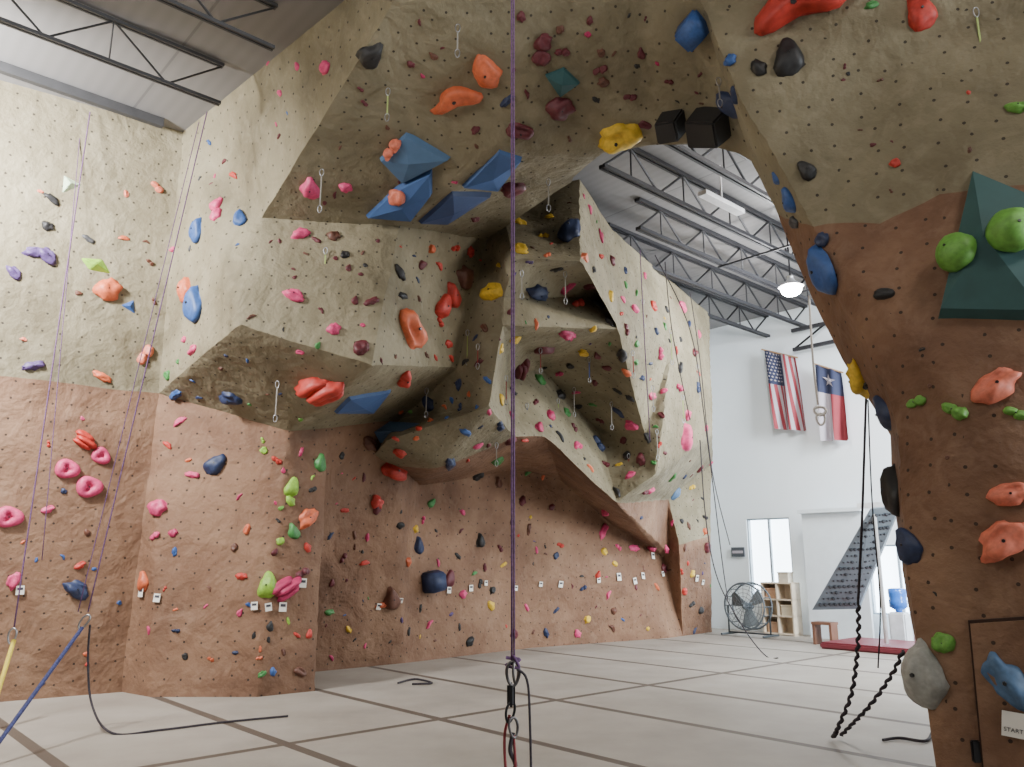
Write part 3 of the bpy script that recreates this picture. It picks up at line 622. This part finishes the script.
# ---------------------------------------------------------------- lamp
LP=V(791,287,Y=13.4)
e=bpy.data.objects.new('high_bay_lamp',None); e.location=LP; link(e,'glowing high bay lamp hanging from the roof joists','ceiling lamp')
bm=bmesh.new(); tube_pts(bm,[Vector((0,0,0.2)),Vector((0,0,0.14)),Vector((0,0,0.1)),Vector((0,0,0.02)),Vector((0,0,0.0))],[0.05,0.06,0.09,0.2,0.22],20); 
bmesh.ops.delete(bm,geom=[f for f in bm.faces if len(f.verts)>4 and f.calc_center_median().z<0.01],context='FACES'); mobj('lamp_shade',bm,mat('shade_alu',(190,190,192),0.3,0.6),parent=e)
bm=bmesh.new(); bmesh.ops.create_uvsphere(bm,u_segments=16,v_segments=10,radius=0.15,matrix=Matrix.Translation((0,0,-0.05))@Matrix.Diagonal((1.2,1.2,0.8,1))); mobj('bulb',bm,mat('lamp_glow',(255,250,240),0.4,emit=60),smooth=True,parent=e)
bm=bmesh.new(); tube_pts(bm,[Vector((0,0,0.2)),Vector((0,0,CEIL-LP.z))],0.015,6); mobj('rod',bm,STEEL,parent=e)
bm=bmesh.new(); pS=V(722,203,z=6.75); add_box(bm,(0,0,0),(1.0,0.14,0.07),ROT); add_box(bm,(0,0,0.3),(0.02,0.02,0.6),ROT); o=mobj('strip_light',bm,mat('strip_white',(225,225,228),0.5),label='white strip light fixture hung under the joists',category='light fixture'); o.location=pS
# ---------------------------------------------------------------- flags
def flag(name,corners,fn,mats,stars,label):
    P=[V(u,w,a=AW-0.25) for u,w in corners]
    NX,NY=26,30; org=P[0]
    def at(s,t):
        p=P[0].lerp(P[1],s).lerp(P[3].lerp(P[2],s),t)
        return p-EA*(0.09*math.sin(s*12+t*2)*(0.3+t))-org
    bm=bmesh.new(); g=[[bm.verts.new(at(i/NX,j/NY)) for i in range(NX+1)] for j in range(NY+1)]
    for j in range(NY):
        for i in range(NX):
            f=bm.faces.new((g[j][i],g[j+1][i],g[j+1][i+1],g[j][i+1])); f.material_index=fn((i+0.5)/NX,(j+0.5)/NY); f.smooth=True
    for (s,t,r) in stars:
        ring=[]; c=at(s,t)-EA*0.03
        wx=(P[1]-P[0]).length; hy=(P[3]-P[0]).length
        for k in range(10):
            an=math.pi/2+k*math.pi/5; rr=r*(1 if k%2==0 else 0.4)
            ring.append(bm.verts.new(at(s+rr*math.cos(an)/wx,t-rr*math.sin(an)/hy)-EA*0.03))
        cv=bm.verts.new(c)
        for k in range(10):
            f=bm.faces.new((cv,ring[k],ring[(k+1)%10])); f.material_index=0
    e=bpy.data.objects.new(name,None); e.location=org; link(e,label,'flag')
    mobj('cloth',bm,mats,parent=e)
    bm=bmesh.new(); d=(P[1]-P[0]); tube_pts(bm,[-d*0.08,d*1.08],0.02,8); mobj('pole',bm,mat('pole_wood',(120,90,60),0.5),parent=e)
FW=mat('flag_white',(170,162,170),0.8,var=0.03); FR=mat('flag_red',(140,52,62),0.8,var=0.05); FB=mat('flag_blue',(44,50,78),0.8,var=0.05)
def usf(s,t):
    if s<7/13 and t<0.42: return 2
    return 1 if int(s*13)%2==0 else 0
st=[]
for r in range(9):
    for c in range(6 if r%2==0 else 5):
        st.append(((c+0.5+(0 if r%2==0 else 0.5))/6*(7/13)*0.98,(r+0.7)/9.6*0.42,0.03))
flag('national_flag',[(764,350),(795,357),(809,431),(777,429)],usf,[FW,FR,FB],st,'american flag hanging vertically on the white wall')
def txf(s,t): return 2 if t<0.36 else (0 if s<0.5 else 1)
flag('state_flag',[(815,364),(841,372),(851,440),(823,441)],txf,[FW,FR,FB],[(0.5,0.18,0.17)],'lone star texas flag hanging vertically on the white wall')
# ---------------------------------------------------------------- fan
c=V(748,606,a=15.6); 
e=bpy.data.objects.new('drum_fan',None); e.location=Vector((c.x,c.y,0)); link(e,'large round floor fan with wire cage standing by the wall','fan')
cz=c.z; R0=0.48; FD=mat('fan_grey',(92,100,106),0.5,0.3); right=EB; fw=EA
def circ(r,off,n=36): return [Vector((0,0,cz))+fw*off+(right*math.cos(2*math.pi*i/n)+Vector((0,0,1))*math.sin(2*math.pi*i/n))*r for i in range(n)]
bm=bmesh.new(); 
for off in(-0.15,0.15): tube_pts(bm,circ(R0,off),0.02,6,closed=True)
for r in (0.12,0.2,0.28,0.36,0.43): 
    tube_pts(bm,circ(r,-0.17),0.006,4,closed=True)
for k in range(16):
    an=2*math.pi*k/16; d=right*math.cos(an)+Vector((0,0,1))*math.sin(an); tube_pts(bm,[Vector((0,0,cz))+fw*-0.18,Vector((0,0,cz))+fw*-0.15+d*R0],0.006,4); tube_pts(bm,[Vector((0,0,cz))+fw*0.15+d*R0,Vector((0,0,cz))+fw*-0.15+d*R0],0.01,4)
mobj('cage',bm,FD,parent=e)
for k in range(3):
    bm=bmesh.new(); an=2*math.pi*k/3+0.4; d=right*math.cos(an)+Vector((0,0,1))*math.sin(an); pr=fw.cross(d)
    pts=[(0.05,-0.05,0.02),(0.4,-0.17,0.07),(0.43,0.05,-0.02),(0.36,0.17,-0.07),(0.05,0.05,-0.02)]
    f=[bm.verts.new(Vector((0,0,cz))+d*r+pr*s+fw*q) for r,s,q in pts]; bm.faces.new(f); r_=bmesh.ops.extrude_face_region(bm,geom=bm.faces[:]); bmesh.ops.translate(bm,verts=[x for x in r_['geom'] if isinstance(x,bmesh.types.BMVert)],vec=fw*0.015)
    mobj('blade',bm,mat('blade_grey',(120,128,132),0.4,0.4),parent=e)
bm=bmesh.new(); tube_pts(bm,[Vector((0,0,cz))-fw*0.1,Vector((0,0,cz))+fw*0.12],0.08,14); mobj('motor',bm,FD,parent=e)
bm=bmesh.new()
for s in (-1,1):
    tube_pts(bm,[Vector((0,0,cz))+right*s*0.5,Vector((0,0,0.06))+right*s*0.5],0.02,6); tube_pts(bm,[Vector((0,0,0.05))+right*s*0.5-fw*0.3,Vector((0,0,0.05))+right*s*0.5+fw*0.3],0.025,6)
tube_pts(bm,[Vector((0,0,0.08))-right*0.5,Vector((0,0,0.08))+right*0.5],0.02,6); mobj('stand',bm,FD,parent=e)
# shelf with boxes
WOOD=mat('pale_wood',(206,190,168),0.6); 
c=GA(783,16.6); e=bpy.data.objects.new('storage_shelf',None); e.location=c; link(e,'pale wooden cubby shelf under the window','shelf')
bm=bmesh.new(); 
for x in (-0.36,0,0.36): add_box(bm,EB*x+Vector((0,0,0.55)),(0.35,0.03,1.1),ROT)
for z in (0.03,0.4,0.75,1.1): add_box(bm,(0,0,z),(0.35,0.75,0.03),ROT)
add_box(bm,EA*0.17+Vector((0,0,0.55)),(0.02,0.75,1.1),ROT); mobj('frame',bm,WOOD,parent=e)
for i,(x,z,cc) in enumerate(((0.18,0.046,(180,144,116)),(-0.18,0.416,(206,194,170)),(0.18,0.766,(190,150,120)),(-0.15,1.116,(200,190,172)))):
    bm=bmesh.new(); add_box(bm,(0,0,0.1),(0.22,0.24,0.2),ROT); add_box(bm,(0,0,0.21),(0.24,0.26,0.03),ROT); o=mobj('storage_box',bm,mat('carton%d'%i,cc,0.8),label='small cardboard box sitting in the cubby shelf',category='box'); o.location=c+EB*x+Vector((0,0,z))
# training board
def uvp(u,w,a): return V(u,w,a=a)
bm=bmesh.new()
front=[uvp(870,509,14.6),uvp(899,506,14.9),uvp(858,609,15.9),uvp(812,610,15.6)]
org=front[3].copy()
vs=[bm.verts.new(p-org) for p in front]; vb=[bm.verts.new(p-org+EA*0.12+Vector((0,0,0.03))) for p in front]
bm.faces.new(vs); bm.faces.new(vb[::-1])
for i in range(4): bm.faces.new((vs[i],vb[i],vb[(i+1)%4],vs[(i+1)%4]))
bmesh.ops.recalc_face_normals(bm,faces=bm.faces[:])
e=bpy.data.objects.new('training_board',None); e.location=org; link(e,'grey overhanging training board dotted with small holds','climbing board')
mobj('panel',bm,mat('board_grey',(112,124,134),0.6),parent=e)
bm=bmesh.new(); nn=(front[1]-front[0]).cross(front[3]-front[0]).normalized()
if nn.dot(CAM-front[0])<0: nn=-nn
for i in range(1,9):
    for j in range(1,16):
        p=front[0].lerp(front[1],i/9).lerp(front[3].lerp(front[2],i/9),j/16)-org+nn*0.015
        bmesh.ops.create_icosphere(bm,subdivisions=1,radius=0.022 if (i*j)%3 else 0.04,matrix=Matrix.Translation(p))
o=mobj('board_holds',bm,mat('board_hold_dark',(44,48,56),0.6),parent=e,kind='stuff')
bm=bmesh.new()
for p,q in ((front[0],Vector((front[0].x,front[0].y,0.16))),(front[1],Vector((front[1].x,front[1].y,0.16)))):
    tube_pts(bm,[p+EA*0.15-org,q+EA*0.15-org],0.04,6)
add_box(bm,(front[0]+front[1])/2+EA*0.15-org+Vector((0,0,0.06)),(0.1,1.1,0.1),ROT)
mobj('support',bm,mat('frame_white',(220,222,224),0.6),parent=e)
bm=bmesh.new(); p0=V(802,512,a=16.5); p1=V(862,509,a=16.5); bb0,bb1=p0.dot(EB),p1.dot(EB)
add_box(bm,W(16.5,(bb0+bb1)/2,p0.z/2),(0.08,abs(bb1-bb0),p0.z),ROT); add_box(bm,W(16.44,(bb0+bb1)/2,p0.z),(0.2,abs(bb1-bb0)+0.06,0.08),ROT); mobj('partition_panel',bm,mat('partition_white',(215,222,226),0.7,var=0.03),label='white freestanding partition behind the training board',category='partition')
bm=bmesh.new(); c=GA(890,15.3); add_box(bm,(0,0,0.06),(1.5,2.0,0.12),ROT); bmesh.ops.bevel(bm,geom=bm.edges[:],offset=0.03,segments=2,affect='EDGES'); o=mobj('crash_mat',bm,mat('mat_red',(112,40,50),0.6),label='dark red crash mat under the training board',category='mat'); o.location=c
c=GA(825,15.3); e=bpy.data.objects.new('wooden_bench',None); e.location=c; link(e,'small brown wooden bench on the mats','bench')
bm=bmesh.new(); add_box(bm,(0,0,0.40),(0.3,0.40,0.05),ROT); mobj('seat',bm,mat('bench_wood',(120,84,66),0.6),parent=e)
for i in (-1,1):
    bm=bmesh.new(); add_box(bm,EB*i*0.17+Vector((0,0,0.19)),(0.26,0.05,0.38),ROT); mobj('leg',bm,mat('bench_wood',(120,84,66)),parent=e)
c=GA(901,16.5); e=bpy.data.objects.new('water_cooler',None); e.location=c; link(e,'white water cooler with a blue bottle on top','water cooler')
bm=bmesh.new(); add_box(bm,(0,0,0.3),(0.32,0.32,0.6),ROT); bmesh.ops.bevel(bm,geom=bm.edges[:],offset=0.03,segments=2,affect='EDGES'); mobj('body',bm,mat('cooler_white',(210,214,218),0.5),parent=e)
bm=bmesh.new(); tube_pts(bm,[Vector((0,0,z)) for z in (0.58,0.64,0.7,0.82,0.84,0.95,1.04,1.06)],[0.05,0.07,0.17,0.17,0.16,0.17,0.17,0.11],16); mobj('bottle',bm,mat('bottle_blue',(50,110,200),0.2),parent=e)
bm=bmesh.new(); add_box(bm,(0,0,0),(0.03,0.35,0.22),ROT); add_box(bm,-EA*0.018,(0.01,0.28,0.06),ROT,mi=1); o=mobj('wall_sign',bm,[mat('sign_black',(70,74,80),0.5),FW],label='small dark sign with a pale band on the white wall',category='sign'); o.location=V(738,552,a=AW-0.06)
# ---------------------------------------------------------------- hatch door on pillar
def hatch():
    cs=[cast(968,620,3),cast(1085,612,3),cast(1095,800,3),cast(985,800,3)]
    if any(c is None for c in cs): return
    n=sum((c[1] for c in cs),Vector()).normalized(); P=[c[0]+n*0.03 for c in cs]
    bm=bmesh.new(); ctr=sum(P,Vector())/4
    def slab(Q,th,mi):
        f=[bm.verts.new(p) for p in Q]; g=[bm.verts.new(p-n*th) for p in Q]; fs=[bm.faces.new(f),bm.faces.new(g[::-1])]
        for i in range(4): fs.append(bm.faces.new((f[i],g[i],g[(i+1)%4],f[(i+1)%4])))
        for x in fs: x.material_index=mi
    slab(P,0.05,1); slab([ctr+(p-ctr)*0.965+n*0.012 for p in P],0.05,0)
    uv=bm.loops.layers.uv.new('UVMap'); x=Vector((0,0,1)).cross(n).normalized()
    for f in bm.faces:
        for l in f.loops: l[uv].uv=(l.vert.co.dot(x),l.vert.co.z)
    mobj('door_1',bm,[BRN,mat('gap_dark',(52,34,26),0.9)],kind='structure',label='brown access hatch in the climbing pillar')
    h=cast(976,750,3); bm=bmesh.new(); add_box(bm,(0,0,0),(0.06,0.03,0.14)); bmesh.ops.bevel(bm,geom=bm.edges[:],offset=0.008,segments=2,affect='EDGES'); o=mobj('door_latch',bm,BLK,label='small dark metal latch beside the access hatch',category='latch'); o.location=h[0]+n*0.03
hatch()
def tag(u,w,s,text=None):
    h=cast(u,w)
    if h is None: return
    p,n,dist,_,_=h; k=s*dist/F; x=Vector((0,0,1)).cross(n).normalized(); y=n.cross(x); R=Matrix((x,y,n)).transposed()@Matrix.Rotation(random.uniform(-0.15,0.15),3,'Z')
    bm=bmesh.new(); add_box(bm,(0,0,0),(k,k*1.2,0.006)); 
    if not text: add_box(bm,(0,k*0.2,0.004),(k*0.7,k*0.35,0.003),mi=1)
    o=mobj('route_card',bm,[mat('card_white',(228,224,215),0.7,var=0.02),mat('card_ink',(60,60,70),0.7)],label='small white route card pinned to the wall',category='route card',group='route cards'); o.matrix_world=Matrix.Translation(p+n*(0.07 if text else 0.03))@R.to_4x4()
    if text:
        cu=bpy.data.curves.new('t','FONT'); cu.body=text; cu.size=k*0.28; cu.align_x='CENTER'; cu.extrude=0.001
        to=bpy.data.objects.new('tmp',cu); col.objects.link(to); bpy.context.view_layer.update(); dg=bpy.context.evaluated_depsgraph_get(); me=bpy.data.meshes.new_from_object(to.evaluated_get(dg)); bpy.data.objects.remove(to)
        me.materials.clear(); me.materials.append(MC['card_ink']); t2=bpy.data.objects.new('lettering',me); link(t2,parent=o); t2.location=(0,-k*0.35,0.006)
for t in ((143,592,7),(158,598,6),(282,607,7),(255,606,6),(268,607,6),(302,583,7),(20,590,6),(448,590,5),(470,588,5),(485,583,4),(515,588,4),(540,584,4),(560,584,5),(598,580,4),(618,577,6),(642,576,5),(634,581,5),(662,574,4),(696,578,5),(702,582,4),(652,556,5),(378,606,5),(400,600,4)): tag(*t)
tag(1013,722,16,'START')
# ---------------------------------------------------------------- lights
def area(loc,tgt,size,power,c=(1,1,1),sy=None):
    l=bpy.data.lights.new('area_lamp','AREA'); l.energy=power; l.size=size; l.color=c
    if sy: l.shape='RECTANGLE'; l.size_y=sy
    o=bpy.data.objects.new('area_lamp',l); o.location=loc; o.rotation_euler=(Vector(tgt)-Vector(loc)).to_track_quat('-Z','Y').to_euler(); col.objects.link(o)
area(W(-0.6,8.9,6.3),W(0.3,11,5.3),0.8,1300,(1,1,0.99))
area(W(-3,6,7.2),W(1,10.5,3.5),1.8,430,(1,0.98,0.95))
area(W(0.5,2.5,7.25),W(2.8,7.5,1.5),1.2,175,(1,0.95,0.86))
area(W(4.5,-1.5,7.25),W(5.5,2.5,1.5),1.4,150,(1,0.94,0.85))
area(W(9.8,3.4,7.0),W(10.5,9.5,1.0),1.2,270,(1,0.96,0.9))
area(W(11,-7.5,4),W(14.5,5,2.5),5,3500,(0.88,0.95,1.0),4)
area(W(14,2.0,6.4),W(17,4.5,3.0),2.0,1300,(0.88,0.95,1.0))
l=bpy.data.lights.new('lamp_point','POINT'); l.energy=450; l.shadow_soft_size=0.2; o=bpy.data.objects.new('lamp_point',l); o.location=LP+Vector((0,0,-0.38)); col.objects.link(o)
w=bpy.data.worlds.new('World'); bpy.context.scene.world=w; w.use_nodes=True
bg=w.node_tree.nodes['Background']; bg.inputs[0].default_value=(0.92,0.94,1.0,1); bg.inputs[1].default_value=0.12
cam=bpy.data.cameras.new('camera'); cam.sensor_width=36; cam.lens=F/1024*36; cam.clip_end=200
co=bpy.data.objects.new('camera',cam); co.location=CAM; co.rotation_euler=(math.radians(90)+PT,0,0); col.objects.link(co); bpy.context.scene.camera=co
